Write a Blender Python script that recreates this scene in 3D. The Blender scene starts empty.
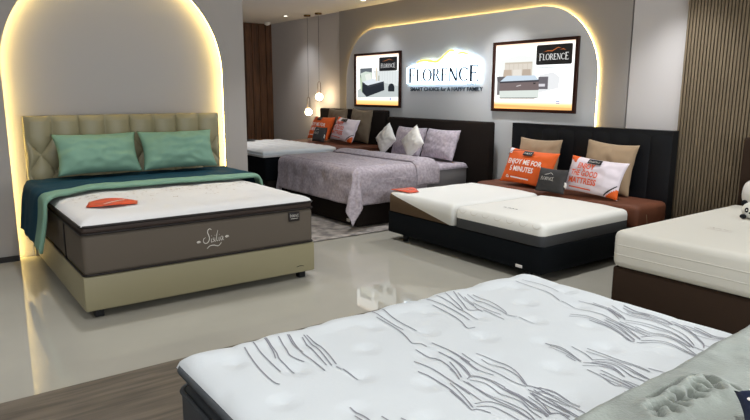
import bpy, bmesh, math, random
from mathutils import Vector, Matrix, noise
random.seed(7)
SC = bpy.context.scene
COL = SC.collection
PI = math.pi

# ------------------------------------------------------------------ camera, world, large lights, exposure
F_PX, YAW, PITCH, ROLL, CAM_H = 624.45, math.radians(143.529), math.radians(10.692), math.radians(0.21), 1.53
def make_camera():
    f = Vector((math.cos(PITCH)*math.cos(YAW), math.cos(PITCH)*math.sin(YAW), -math.sin(PITCH)))
    r = Vector((math.sin(YAW), -math.cos(YAW), 0)); u = r.cross(f)
    r2 = math.cos(ROLL)*r + math.sin(ROLL)*u; u2 = -math.sin(ROLL)*r + math.cos(ROLL)*u
    cd = bpy.data.cameras.new('camera'); cd.sensor_width = 36; cd.lens = F_PX/750*36; cd.clip_start = .02
    c = bpy.data.objects.new('camera', cd); COL.objects.link(c)
    m = Matrix((r2, u2, -f)).transposed().to_4x4(); m.translation = (0, 0, CAM_H); c.matrix_world = m
    SC.camera = c
make_camera()
W = bpy.data.worlds.new('world'); SC.world = W; W.use_nodes = True
W.node_tree.nodes['Background'].inputs[0].default_value = (.93, .97, 1, 1)
W.node_tree.nodes['Background'].inputs[1].default_value = 1.0
SC.view_settings.view_transform = 'Standard'; SC.view_settings.look = 'None'
SC.view_settings.gamma = 1; SC.view_settings.use_curve_mapping = False
SC.view_settings.exposure = 0.38
def area_light(name, loc, rot, sx, sy, power, col=(1, 1, 1)):
    l = bpy.data.lights.new(name, 'AREA'); l.shape = 'RECTANGLE'; l.size = sx; l.size_y = sy; l.energy = power; l.color = col
    o = bpy.data.objects.new(name, l); COL.objects.link(o); o.location = loc; o.rotation_euler = rot
    return o
# unseen fill light added behind the camera to brighten the room
area_light('front_fill_light', (3.6, 1.4, 1.7), (0, math.radians(90), 0), 2.4, 7.5, 210, (.88, .95, 1))
DL_POWER = 100

# ------------------------------------------------------------------ helpers
def lin(c): return tuple(((v/255)/12.92 if v <= 10 else ((v/255+.055)/1.055)**2.4) for v in c)
def mat(name, rgb, rough=.6, bump=0, scale=60, var=0, vscale=8, emit=0, metal=0, spec=.28, sheen=0, coat=0, stretch=(1, 1, 1), dark=None):
    m = bpy.data.materials.new(name); m.use_nodes = True
    nt = m.node_tree; b = nt.nodes['Principled BSDF']; c = (*lin(rgb), 1)
    b.inputs['Base Color'].default_value = c; b.inputs['Roughness'].default_value = rough
    b.inputs['Metallic'].default_value = metal; b.inputs['Specular IOR Level'].default_value = spec
    b.inputs['Sheen Weight'].default_value = sheen; b.inputs['Coat Weight'].default_value = coat
    b.inputs['Coat Roughness'].default_value = .05
    if emit and name.startswith('print_'):
        b.inputs['Base Color'].default_value = (.02, .02, .02, 1); emit *= .80
    if emit:
        b.inputs['Emission Color'].default_value = c; b.inputs['Emission Strength'].default_value = emit
    if bump or var:
        tc = nt.nodes.new('ShaderNodeTexCoord'); mp = nt.nodes.new('ShaderNodeMapping'); mp.inputs['Scale'].default_value = stretch
        nt.links.new(tc.outputs['Object'], mp.inputs[0])
    if bump:
        n = nt.nodes.new('ShaderNodeTexNoise'); n.inputs['Scale'].default_value = scale; n.inputs['Detail'].default_value = 3
        bp = nt.nodes.new('ShaderNodeBump'); bp.inputs['Strength'].default_value = bump; bp.inputs['Distance'].default_value = .01
        nt.links.new(mp.outputs[0], n.inputs['Vector']); nt.links.new(n.outputs[0], bp.inputs['Height']); nt.links.new(bp.outputs[0], b.inputs['Normal'])
    if var:
        n = nt.nodes.new('ShaderNodeTexNoise'); n.inputs['Scale'].default_value = vscale; n.inputs['Detail'].default_value = 5
        r = nt.nodes.new('ShaderNodeValToRGB'); d = dark or tuple(v*(1-var) for v in rgb)
        r.color_ramp.elements[0].color = (*lin(d), 1); r.color_ramp.elements[1].color = c
        r.color_ramp.elements[0].position = .35; r.color_ramp.elements[1].position = .65
        nt.links.new(mp.outputs[0], n.inputs['Vector']); nt.links.new(n.outputs[0], r.inputs[0]); nt.links.new(r.outputs[0], b.inputs['Base Color'])
    return m

def link_mesh(name, bm, mats, parent=None, loc=(0, 0, 0), smooth=True, angle=None):
    me = bpy.data.meshes.new(name)
    bmesh.ops.recalc_face_normals(bm, faces=bm.faces)
    bm.to_mesh(me); bm.free()
    for m in (mats if isinstance(mats, (list, tuple)) else [mats]): me.materials.append(m)
    if smooth:
        me.polygons.foreach_set('use_smooth', [True]*len(me.polygons))
        if angle is not None: me.set_sharp_from_angle(angle=math.radians(angle))
    o = bpy.data.objects.new(name, me); COL.objects.link(o); o.location = loc
    if parent: o.parent = parent
    return o
def thing(name, label, cat, loc=(0, 0, 0), rot=(0, 0, 0), group=None):
    o = bpy.data.objects.new(name, None); COL.objects.link(o); o.location = loc; o.rotation_euler = rot
    o.empty_display_size = .1
    return tag(o, label, cat, group)
def tag(o, label, cat, group=None):
    o['label'] = label; o['category'] = cat
    if group: o['group'] = group
    return o
def struct(name, bm, m, smooth=False):
    o = link_mesh(name, bm, m, smooth=smooth); o['kind'] = 'structure'; return o
def add_box(bm, x0, x1, y0, y1, z0, z1, mi=0):
    v = [bm.verts.new((x, y, z)) for x in (x0, x1) for y in (y0, y1) for z in (z0, z1)]
    for f in ((0, 1, 3, 2), (4, 6, 7, 5), (0, 4, 5, 1), (2, 3, 7, 6), (0, 2, 6, 4), (1, 5, 7, 3)):
        bm.faces.new([v[i] for i in f]).material_index = mi
    return v
def rbox_bm(x0, x1, y0, y1, z0, z1, r=.02, seg=4):
    bm = bmesh.new(); add_box(bm, x0, x1, y0, y1, z0, z1)
    if r: bmesh.ops.bevel(bm, geom=list(bm.edges), offset=r, segments=seg, affect='EDGES', profile=.5)
    return bm
def rbox(name, dims, m, parent=None, r=.02, seg=4):
    return link_mesh(name, rbox_bm(*dims, r=r, seg=seg), m, parent, angle=40 if r < .012 else None)
def add_extrude(bm, pts, fn, mi=0):
    """prism of a 2-D outline; fn(u, v, k) gives the 3-D point, k = 0 or 1"""
    a = [bm.verts.new(fn(u, v, 0)) for u, v in pts]; b = [bm.verts.new(fn(u, v, 1)) for u, v in pts]
    bm.faces.new(a).material_index = mi; bm.faces.new(b[::-1]).material_index = mi
    n = len(pts)
    for i in range(n): bm.faces.new((a[i], b[i], b[(i+1) % n], a[(i+1) % n])).material_index = mi
def add_tube(bm, pts, r, n=8, closed=False, mi=0):
    pts = [Vector(p) for p in pts]; rings = []; N = len(pts); up0 = None
    for i, p in enumerate(pts):
        t = (pts[(i+1) % N]-pts[i-1]) if closed else (pts[min(i+1, N-1)]-pts[max(i-1, 0)])
        t.normalize()
        if up0 is None: up0 = Vector((0, 0, 1)) if abs(t.z) < .9 else Vector((1, 0, 0))
        a = t.cross(up0).normalized(); up0 = a.cross(t).normalized()
        rings.append([bm.verts.new(p+r*(math.cos(2*PI*k/n)*a+math.sin(2*PI*k/n)*up0)) for k in range(n)])
    for i in range(N if closed else N-1):
        A, B = rings[i], rings[(i+1) % N]
        for k in range(n): bm.faces.new((A[k], A[(k+1) % n], B[(k+1) % n], B[k])).material_index = mi
    if not closed:
        bm.faces.new(rings[0][::-1]).material_index = mi; bm.faces.new(rings[-1]).material_index = mi
def add_lathe(bm, prof, n=24, mi=0, c=(0, 0, 0)):
    rings = []
    for r, z in prof:
        rings.append([bm.verts.new((c[0]+r*math.cos(2*PI*k/n), c[1]+r*math.sin(2*PI*k/n), c[2]+z)) for k in range(n)] if r > 1e-5 else [bm.verts.new((c[0], c[1], c[2]+z))])
    for A, B in zip(rings, rings[1:]):
        for k in range(n):
            q = [A[k % len(A)], A[(k+1) % len(A)], B[(k+1) % len(B)], B[k % len(B)]]
            q2 = []
            for v in q:
                if v not in q2: q2.append(v)
            if len(q2) > 2: bm.faces.new(q2).material_index = mi
def add_ball(bm, c, r, sx=1, sy=1, sz=1, n=20, mi=0):
    v = bmesh.ops.create_uvsphere(bm, u_segments=n, v_segments=n//2+2, radius=1)['verts']
    for w in v: w.co = Vector((c[0]+w.co.x*r*sx, c[1]+w.co.y*r*sy, c[2]+w.co.z*r*sz))
    for w in v:
        for f in w.link_faces: f.material_index = mi
def round_rect(x0, x1, y0, y1, r, n=6):
    out = []
    for cx, cy, a in ((x1-r, y1-r, 0), (x0+r, y1-r, 90), (x0+r, y0+r, 180), (x1-r, y0+r, 270)):
        for k in range(n+1):
            t = math.radians(a+90*k/n); out.append((cx+r*math.cos(t), cy+r*math.sin(t)))
    return out
def add_grid(bm, nu, nv, fn, mi=0):
    V = [[bm.verts.new(fn(i/nu, j/nv)) for j in range(nv+1)] for i in range(nu+1)]
    for i in range(nu):
        for j in range(nv):
            f = bm.faces.new((V[i][j], V[i+1][j], V[i+1][j+1], V[i][j+1]))
            f.material_index = mi(i/nu, j/nv) if callable(mi) else mi
    return V
def nz(x, y, z=0): return noise.noise((x, y, z))
def solid(o, t, off=1):
    m = o.modifiers.new('thickness', 'SOLIDIFY'); m.thickness = t; m.offset = off
def piping(name, x0, x1, y0, y1, z, r, rad, m, parent):
    bm = bmesh.new(); add_tube(bm, [(x, y, z) for x, y in round_rect(x0, x1, y0, y1, rad, 5)], r, 6, True)
    return link_mesh(name, bm, m, parent)

# ---- lettering
def text_mesh(s, bold=0.0):
    """(verts, faces) of a flat text, cap height about 1, starting at x = 0"""
    cu = bpy.data.curves.new('t', 'FONT'); cu.body = s; cu.size = 1.43; cu.offset = bold; cu.resolution_u = 2
    o = bpy.data.objects.new('t', cu); COL.objects.link(o)
    dg = bpy.context.evaluated_depsgraph_get(); ev = o.evaluated_get(dg); me = ev.to_mesh()
    vs = [(v.co.x, v.co.y) for v in me.vertices]; fs = [tuple(p.vertices) for p in me.polygons]
    ev.to_mesh_clear(); bpy.data.objects.remove(o); bpy.data.curves.remove(cu)
    x0 = min(v[0] for v in vs)
    return [(x-x0, y) for x, y in vs], fs
def add_text(bm, s, fn, height, width=None, anchor='c', bold=0.0, mi=0, slant=0):
    """fn(u, v) -> 3-D point; u along the line, v up"""
    vs, fs = text_mesh(s, bold); w = max(v[0] for v in vs); sx = (width/w) if width else height
    off = {'l': 0, 'c': -w*sx/2}[anchor]
    V = [bm.verts.new(fn(x*sx+off+slant*y*height, y*height)) for x, y in vs]
    for f in fs:
        try: bm.faces.new([V[i] for i in f]).material_index = mi
        except ValueError: pass
def arc_ring(cx, cy, rx, ry, tx, ty, a0, a1, n=18):
    """outline polygons (quads) of an elliptical stroke, thicker at the sides than top and bottom"""
    out = []
    for k in range(n):
        q = []
        for a, s in ((a0+(a1-a0)*k/n, 1), (a0+(a1-a0)*(k+1)/n, 1), (a0+(a1-a0)*(k+1)/n, 0), (a0+(a1-a0)*k/n, 0)):
            a = math.radians(a); q.append((cx+(rx-(0 if s else tx))*math.cos(a), cy+(ry-(0 if s else ty))*math.sin(a)))
        out.append(q)
    return out
def R4(x0, x1, y0, y1): return [(x0, y0), (x1, y0), (x1, y1), (x0, y1)]
def roman(ch):
    """light roman capitals with serifs, height 1 -> (polygons, advance)"""
    T, t = .15, .07
    S = lambda x: [R4(x-.09, x+T+.09, 0, .035), R4(x-.09, x+T+.09, .965, 1)]
    if ch == 'F': return [R4(.1, .1+T, 0, 1), R4(.1, .62, 1-t, 1), R4(.1, .5, .5, .5+t), R4(.59, .62, .82, 1), R4(.48, .5, .43, .62)]+S(.1), .70
    if ch == 'E': return [R4(.1, .1+T, 0, 1), R4(.1, .64, 1-t, 1), R4(.1, .52, .5, .5+t), R4(.1, .68, 0, t), R4(.61, .64, .82, 1), R4(.65, .68, 0, .2), R4(.5, .52, .43, .62)]+S(.1), .76
    if ch == 'L': return [R4(.1, .1+T, 0, 1), R4(.1, .6, 0, t), R4(.57, .6, 0, .2)]+S(.1), .66
    if ch == 'O': return arc_ring(.5, .5, .46, .52, .15, .065, 0, 360, 28), 1.0
    if ch == 'C': return arc_ring(.5, .5, .46, .52, .15, .065, 48, 312, 22)+[R4(.78, .81, .72, .95), R4(.78, .81, .05, .25)], .90
    if ch == 'R': return [R4(.1, .1+T, 0, 1), [(.34, .5), (.47, .5), (.82, 0), (.68, 0)], R4(.1, .34, 1-t, 1), R4(.1, .34, .47, .47+t)]+S(.1)+arc_ring(.34, .735, .3, .265, .14, .06, -90, 90, 12), .82
    if ch == 'N': return [R4(.1, .17, 0, 1), R4(.73, .80, 0, 1), [(.06, 1), (.24, 1), (.80, 0), (.66, 0)], R4(.02, .24, 0, .035), R4(.65, .88, .965, 1)], .92
def add_wordmark(bm, fn, width, h, mi=0, each=None):
    """the shop word in light roman capitals, first and last capital taller"""
    word = 'FLORENCE'; big = 1.2; adv = []
    for i, c in enumerate(word): adv.append(roman(c)[1]*(big if i in (0, 7) else 1))
    sx = width/sum(adv); x = -width/2
    for i, c in enumerate(word):
        polys, _ = roman(c); k = big if i in (0, 7) else 1; base = -.06*h if i == 7 else (-.1*h if i == 0 else 0)
        b = bm if each is None else bmesh.new()
        for p in polys:
            f = [b.verts.new(fn(x+px*k*sx, base+py*k*h)) for px, py in p]
            b.faces.new(f).material_index = mi
        if each: each(c, b)
        x += adv[i]*sx
def add_ribbon(bm, pts, w, fn, mi=0, taper=True):
    """flat stroke along 2-D points"""
    P = [Vector(p) for p in pts]; fine = []
    N = len(P)
    for i in range(N-1):
        p0, p1, p2, p3 = P[max(i-1, 0)], P[i], P[i+1], P[min(i+2, N-1)]
        for k in range(5):
            t = k/5; fine.append(.5*((2*p1)+(p2-p0)*t+(2*p0-5*p1+4*p2-p3)*t*t+(3*p1-p0-3*p2+p3)*t**3))
    fine.append(P[-1]); n = len(fine); L = []; Rr = []
    for i, p in enumerate(fine):
        d = fine[min(i+1, n-1)]-fine[max(i-1, 0)]
        if d.length < 1e-9: d = Vector((1, 0))
        d.normalize(); q = Vector((-d.y, d.x)); s = w/2*(.45+.55*math.sin(PI*min(1, (i+1)/(n+1)*1.0)**.8) if taper else 1)
        L.append(bm.verts.new(fn(*(p+q*s)))); Rr.append(bm.verts.new(fn(*(p-q*s))))
    for i in range(n-1):
        bm.faces.new((L[i], L[i+1], Rr[i+1], Rr[i])).material_index = mi

# ---- cushions
def cushion_z(w, h, T, u, v):
    return T*max(0, 1-abs(u)**2.6)**.55*max(0, 1-abs(v)**2.6)**.55
def cushion(parent, w, h, T, m, pinch=.09, seed=0, wr=.012, name='cover', nu=36, nv=28, mi=None, mats=None):
    """stuffed cover standing on its lower edge: width X, height Z, front -Y"""
    bm = bmesh.new()
    def pt(side):
        def f(a, b):
            u, v = 2*a-1, 2*b-1
            x = w/2*u*(1-pinch*(1-v*v)); z = h/2*v*(1-pinch*(1-u*u))+h/2
            k = cushion_z(w, h, T, u, v)
            n = wr*(nz(u*2.2+seed, v*3.1, seed)+.6*nz(u*5+seed, v*4, 3+seed))*min(1, k/T*2)
            return Vector((x, side*(k+n), z))
        return f
    add_grid(bm, nu, nv, pt(-1), mi if mi else 0); add_grid(bm, nu, nv, pt(1), 0)
    bmesh.ops.remove_doubles(bm, verts=bm.verts, dist=.0006)
    return link_mesh(name, bm, mats or m, parent)
def on_cushion(w, h, T, pinch=.09, eps=.012):
    """maps flat (x, z from centre) onto the cushion's front"""
    def f(x, z):
        u = x/(w/2); v = z/(h/2)
        return Vector((x, -cushion_z(w, h, T, u, v)-eps, z+h/2))
    return f
def leaflet(loc, rz, label, s=1.0):
    t = thing('leaflet', label, 'leaflet', loc, (0, 0, rz))
    bm = bmesh.new()
    def pl(u, v): return .018*s*math.sin(PI*u)*(.4+.6*v)+.003
    add_grid(bm, 12, 6, lambda a, b: Vector(((a-.5)*.30*s, (b-.5)*(.26-.2*abs(a-.3))*s, pl(a, b))))
    o = link_mesh('card', bm, M['leaflet'], t); solid(o, .0015)
    bm = bmesh.new()
    add_ribbon(bm, [(-.05*s, -.07*s), (0, -.02*s), (.07*s, .045*s)], .012*s, lambda x, y: Vector((x, y, pl(x/(.30*s)+.5, y/(.2*s)+.5)+.004)))
    link_mesh('white_band', bm, M['white_plain'], t)
    return t

M = {}
M['tile'] = mat('tile', (174, 170, 158), .035, var=.04, vscale=1.2, spec=.5)
M['timber_floor'] = mat('timber_floor', (112, 102, 90), .45, bump=.05, scale=30, var=.25, vscale=3.0, stretch=(9, .7, 1))
M['wall'] = mat('wall_paint', (202, 197, 195), .85, bump=.02, scale=150)
M['wall_warm'] = mat('wall_warm', (158, 152, 147), .85, bump=.02, scale=150)
M['niche'] = mat('niche_paint', (168, 165, 164), .85, bump=.02, scale=150)
M['panel'] = mat('panel_paint', (216, 217, 218), .8, bump=.02, scale=150)
M['ceiling'] = mat('ceiling_paint', (224, 220, 216), .9)
M['skirting'] = mat('skirting', (34, 30, 28), .5)
M['slat'] = mat('slat_wood', (124, 109, 88), .6, var=.12, vscale=6, stretch=(6, 6, .5))
M['slat_back'] = mat('slat_back', (92, 79, 62), .7)
M['walnut'] = mat('walnut', (98, 66, 46), .5, var=.35, vscale=4, stretch=(8, 8, .6))
M['led_warm'] = mat('led_warm', (255, 222, 134), .5, emit=30)
M['led_soft'] = mat('led_soft', (255, 222, 140), .5, emit=17)
M['led_white'] = mat('led_white', (215, 238, 255), .5, emit=3.6)
M['lamp_glow'] = mat('lamp_glow', (255, 226, 180), .4, emit=26)
M['down_glow'] = mat('down_glow', (255, 248, 236), .4, emit=12)
M['ring'] = mat('ring_white', (215, 210, 205), .4)
M['brass'] = mat('brass', (120, 92, 60), .3, metal=1)
M['black_plastic'] = mat('black_plastic', (16, 16, 17), .45)
M['olive_leather'] = mat('olive_leather', (140, 132, 103), .45, bump=.06, scale=220, spec=.4)
M['taupe'] = mat('taupe_fabric', (90, 81, 71), .8, bump=.12, scale=260)
M['dark_brown_band'] = mat('dark_brown_band', (62, 50, 44), .6, bump=.05, scale=200)
M['dark_piping'] = mat('dark_piping', (30, 24, 22), .5)
M['knit_white'] = mat('knit_white', (214, 212, 210), .85, bump=.12, scale=90)
M['knit_cool'] = mat('knit_cool', (213, 217, 219), .85, bump=.08, scale=90)
M['knit_cream'] = mat('knit_cream', (208, 204, 193), .85, bump=.1, scale=120)
M['silver_thread'] = mat('silver_thread', (206, 200, 190), .5)
M['floral'] = mat('floral_thread', (176, 164, 152), .7)
M['teal'] = mat('teal_cloth', (18, 58, 74), .8, bump=.08, scale=160, spec=.15)
M['mint'] = mat('mint_cloth', (114, 148, 128), .75, bump=.06, scale=160)
M['leaflet'] = mat('leaflet_print', (226, 84, 44), .4, var=.18, vscale=14)
M['white_plain'] = mat('white_plain', (235, 232, 228), .6)
M['lilac'] = mat('lilac_damask', (180, 169, 176), .75, bump=.08, scale=70, var=.16, vscale=34)
M['lilac_light'] = mat('lilac_damask_light', (198, 186, 196), .75, bump=.06, scale=70, var=.14, vscale=30)
M['grey_side'] = mat('grey_mattress_side', (116, 112, 112), .8, bump=.1, scale=200)
M['choc'] = mat('dark_brown_fabric', (36, 30, 27), .85, bump=.08, scale=200, spec=.12)
M['black_fabric'] = mat('black_fabric', (14, 17, 20), .9, bump=.08, scale=220, spec=.1)
M['black_leather'] = mat('black_leather', (18, 20, 24), .45, bump=.05, scale=200)
M['brown_cover'] = mat('brown_cover', (112, 66, 46), .6, bump=.08, scale=180, var=.1, vscale=5)
M['khaki'] = mat('khaki_cloth', (158, 134, 106), .75, bump=.1, scale=160, sheen=.1)
M['khaki_dark'] = mat('khaki_dark_cloth', (120, 106, 88), .75, bump=.1, scale=160)
M['orange'] = mat('orange_cloth', (228, 98, 36), .65, bump=.05, scale=160)
M['orange_ink'] = mat('orange_ink', (222, 92, 50), .7)
M['cloth_white'] = mat('cloth_white', (226, 214, 220), .7, bump=.06, scale=120)
M['satin_white'] = mat('satin_white', (222, 218, 212), .5, bump=.1, scale=50)
M['charcoal'] = mat('charcoal_cloth', (56, 54, 54), .7, bump=.05, scale=200)
M['ink_black'] = mat('ink_black', (24, 22, 24), .5)
M['ink_white'] = mat('ink_white', (238, 230, 224), .6)
M['slate_side'] = mat('slate_side', (60, 62, 65), .75, bump=.14, scale=220)
M['brown_base'] = mat('brown_base', (52, 39, 30), .85, bump=.06, scale=200, spec=.12)
M['bed_slate'] = mat('bed_slate', (66, 70, 74), .6, bump=.1, scale=220)
M['stroke_grey'] = mat('stroke_grey', (142, 142, 150), .8)
M['plush_grey'] = mat('plush_grey', (150, 156, 148), .95, bump=.35, scale=120, var=.1, vscale=9, sheen=.4)
M['navy'] = mat('navy_cloth', (26, 36, 66), .75, bump=.1, scale=150)
M['panda_white'] = mat('panda_white', (226, 224, 216), .95, bump=.3, scale=120, sheen=.3)
M['panda_black'] = mat('panda_black', (20, 20, 22), .95, bump=.3, scale=120)
M['rug'] = mat('rug_pile', (168, 160, 152), .95, bump=.4, scale=120, var=.5, vscale=9, dark=(112, 106, 104))
M['frame_dark'] = mat('frame_dark', (54, 28, 20), .4)
M['sign_letter'] = mat('sign_letter', (52, 62, 74), .4)
M['sign_yellow'] = mat('sign_yellow', (250, 220, 110), .4, emit=.9)
def lit(name, rgb, e=1.0):
    M[name] = mat(name, rgb, .3, emit=e, spec=.2); return M[name]
# ------------------------------------------------------------------ the room
H = 2.845
YB = 5.98                        # rear wall plane behind the row of beds
bm = bmesh.new(); add_box(bm, -12, 4, -3.2, 6.3, -.1, 0); struct('floor', bm, M['tile'])
bm = bmesh.new(); add_box(bm, -3.41, 4, -3.2, 2.62, 0, .004); struct('floor_timber', bm, M['timber_floor'])
bm = bmesh.new(); add_box(bm, -12, 4, -3.2, 6.3, H, H+.1); struct('ceiling', bm, M['ceiling'])
bm = bmesh.new(); add_box(bm, -11.6, 4, YB, YB+.15, 0, H); struct('wall_back', bm, M['wall'])
bm = bmesh.new(); add_box(bm, -9.06, -3.71, 5.94, YB, 0, H); struct('wall_back_panel', bm, M['wall_warm'])
bm = bmesh.new(); add_box(bm, -3.69, -3.1, 5.94, YB, 0, H); struct('wall_back_side', bm, M['wall'])
bm = bmesh.new(); add_box(bm, -12, 4, -3.2, -3.0, 0, H); struct('wall_side', bm, M['wall'])
# far wall of vertical walnut boards
bm = bmesh.new(); add_box(bm, -11.75, -11.62, -3, 6.1, 0, H, 0)
y = -3.0
while y < 5.9:
    add_box(bm, -11.62, -11.58, y+.006, y+.144, 0, H, 0); y += .15
struct('wall_far', bm, M['walnut'])
# arch wall: front skin with the niche cut out, niche back behind it
AC, AR, AZ = 1.703, 1.02, 1.715
arch = [(AC-AR, 0)]+[(AC-AR*math.cos(PI*k/48), AZ+AR*math.sin(PI*k/48)) for k in range(49)]+[(AC+AR, 0)]
bm = bmesh.new()
add_extrude(bm, [(-3, 0)]+arch+[(2.97, 0), (2.97, H), (-3, H)], lambda u, v, k: Vector((-6.40-.03*k, u, v)))
struct('wall_left', bm, M['wall_warm'])
bm = bmesh.new(); add_box(bm, -6.75, -6.50, -3, 2.97, 0, H)
add_box(bm, -6.50, -6.43, 2.90, 2.97, 0, H); struct('wall_left_niche', bm, M['niche'])
bm = bmesh.new(); add_box(bm, -6.40, -6.385, -3, AC-AR-.01, 0, .05); struct('baseboard_left', bm, M['skirting'])
bm = bmesh.new()
add_tube(bm, [(-6.446, AC+(u-AC)*1.012+(-.012 if u < AC else .012)*0, v*1.0 if v <= AZ else AZ+(v-AZ)*1.012) for u, v in arch], .009, 6)
o = link_mesh('light_strip', bm, M['led_warm']); tag(o, 'warm glowing light strip around the tall arched niche behind the bed with mint pillows', 'light strip')
# raised arch panel on the rear wall
PX0, PX1, PR, PZ = -8.80, -4.036, .80, 2.492
po = [(PX0, 0)]+[(PX0+PR-PR*math.cos(PI/2*k/16), PZ-PR+PR*math.sin(PI/2*k/16)) for k in range(17)]
po += [(PX1-PR+PR*math.sin(PI/2*k/16), PZ-PR+PR*math.cos(PI/2*k/16)) for k in range(17)]+[(PX1, 0)]
bm = bmesh.new(); add_extrude(bm, po, lambda u, v, k: Vector((u, 5.90+.014*k, v))); struct('wall_back_arch', bm, M['panel'])
bm = bmesh.new(); add_tube(bm, [(-8.79 if i == 0 else (-4.046 if i == len(po)-1 else u+(.008 if u < -6.4 else -.008)), 5.927, max(.4, v-.008)) for i, (u, v) in enumerate(po)], .008, 6)
o = link_mesh('light_strip', bm, M['led_soft']); tag(o, 'warm glowing light strip around the wide rounded wall panel carrying the shop sign', 'light strip')
# vertical slat cladding right of the panel
bm = bmesh.new(); add_box(bm, -3.115, 3.9, 5.905, YB, 0, H, 1)
x = -3.115
while x < 3.85:
    add_box(bm, x, x+.019, 5.888, 5.905, 0, H, 0); x += .030
struct('trim_1', bm, [M['slat'], M['slat_back']])

# ------------------------------------------------------------------ ceiling lights
def downlight(x, y, label, group, power=None, tilt=0):
    t = thing('downlight', label, 'ceiling light', (x, y, H), (0, 0, 0), group)
    bm = bmesh.new(); add_lathe(bm, [(.04, -.001), (.062, -.001), (.06, -.008), (.044, -.01), (.04, -.002)], 24)
    link_mesh('ring', bm, M['ring'], t)
    bm = bmesh.new(); add_lathe(bm, [(0, -.004), (.041, -.003)], 20); link_mesh('lens', bm, M['down_glow'], t)
    l = bpy.data.lights.new('spot', 'SPOT'); l.energy = power or DL_POWER; l.spot_size = math.radians(100); l.spot_blend = .9
    l.shadow_soft_size = .06; l.color = (.95, .975, 1)
    o = bpy.data.objects.new('spot', l); COL.objects.link(o); o.parent = t; o.location = (0, 0, -.03); o.rotation_euler = (tilt, 0, 0)
    return t
downlight(-10.13, 5.52, 'small lit round downlight above the bed with the white quilted topper', 'ceiling downlights', 30)
downlight(-7.71, 5.47, 'small lit round downlight over the pale framed picture of a dark bed', 'ceiling downlights', 30)
for i, (x, y) in enumerate([(-5.3, 5.35), (-3.05, 5.35), (-.6, 5.35), (-8.9, 3.6), (-5.3, 3.3), (-2.9, 3.1), (-.5, 3.1), (-5.0, 1.1), (-2.9, .9), (-.5, .9), (-4.6, -1.2), (-1.5, -1.2)]):  # unseen downlights continuing the visible pair, most added to brighten the room
    downlight(x, y, 'unseen round downlight added to the ceiling grid outside the picture', 'ceiling downlights out of view', DL_POWER*(.78 if y < 2 else 1))
t = thing('smoke_detector', 'small white round detector at the ceiling corner over the walnut wall', 'detector', (-11.3, 5.75, H))
bm = bmesh.new(); add_lathe(bm, [(0, -.05), (.04, -.05), (.06, -.035), (.07, 0)], 20); link_mesh('body', bm, M['ring'], t)
bm = bmesh.new(); add_lathe(bm, [(0, -.06), (.02, -.058), (.025, -.05)], 16); link_mesh('sensor_cap', bm, M['ring'], t)
def pendant(x, y, zg, label):
    t = thing('pendant_lamp', label, 'pendant lamp', (x, y, H), (0, 0, 0), 'globe pendants by the rear wall')
    bm = bmesh.new(); add_lathe(bm, [(0, -.03), (.055, -.03), (.06, -.02), (.06, 0)], 20); link_mesh('canopy', bm, M['brass'], t)
    d = zg-H
    bm = bmesh.new(); add_tube(bm, [(0, 0, -.03), (0, 0, d+.26)], .003, 6); link_mesh('cord', bm, M['black_plastic'], t)
    pts = [(-.045, 0, d)]+[(-.045*math.cos(PI*k/10), 0, d+.215+.045*math.sin(PI*k/10)) for k in range(11)]+[(.045, 0, d)]
    bm = bmesh.new(); add_tube(bm, pts, .005, 6); link_mesh('loop', bm, M['brass'], t)
    bm = bmesh.new(); add_ball(bm, (0, 0, d), .062, n=20); link_mesh('globe', bm, M['lamp_glow'], t)
    bm = bmesh.new(); add_lathe(bm, [(0, d-.075), (.03, d-.075), (.034, d-.058)], 16); link_mesh('cap', bm, M['brass'], t)
pendant(-9.43, 5.76, 1.444, 'higher of two lit globe pendants hanging by the rear wall')
pendant(-9.80, 5.76, 1.178, 'lower of two lit globe pendants, nearer the walnut wall')

# ------------------------------------------------------------------ pictures and the sign
def poster(x0, x1, z0, z1, label, art):
    cx, cz = (x0+x1)/2, (z0+z1)/2
    t = thing('lightbox_picture', label, 'framed picture', (cx, 5.90, cz), (0, 0, 0), 'lit pictures on the rear wall')
    w, h = (x1-x0)/2, (z1-z0)/2; b = .035
    bm = bmesh.new()
    for d in ((-w, w, h-b, h), (-w, w, -h, -h+b), (-w, -w+b, -h+b, h-b), (w-b, w, -h+b, h-b)):
        add_box(bm, d[0], d[1], -.035, 0, d[2], d[3])
    link_mesh('frame', bm, M['frame_dark'], t, smooth=False)
    bm = bmesh.new(); mats = []
    add_box(bm, -w+b, w-b, -.012, -.002, -h+b, h-b)
    mats.append(lit_sheet()); layer = [0]
    def poly(pts, rgb, e=1.0):
        layer[0] += 1; y = -.012-.0004*layer[0]
        f = bm.faces.new([bm.verts.new((px-cx, y, pz-cz)) for px, pz in pts]); key = ('art',)+tuple(rgb)
        if key not in M: M[key] = mat('print_%d_%d_%d' % tuple(rgb), rgb, .3, emit=e, spec=.2)
        if M[key] not in mats: mats.append(M[key])
        f.material_index = mats.index(M[key])
    def word(x, z, width, hh, rgb):
        layer[0] += 1; y = -.012-.0004*layer[0]; key = ('art',)+tuple(rgb)
        if key not in M: M[key] = mat('print_%d_%d_%d' % tuple(rgb), rgb, .3, emit=1, spec=.2)
        if M[key] not in mats: mats.append(M[key])
        add_wordmark(bm, lambda u, v: Vector((x+u-cx, y, z+v-cz)), width, hh, mats.index(M[key]))
    art(poly, word)
    link_mesh('picture', bm, mats, t, smooth=False)
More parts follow.
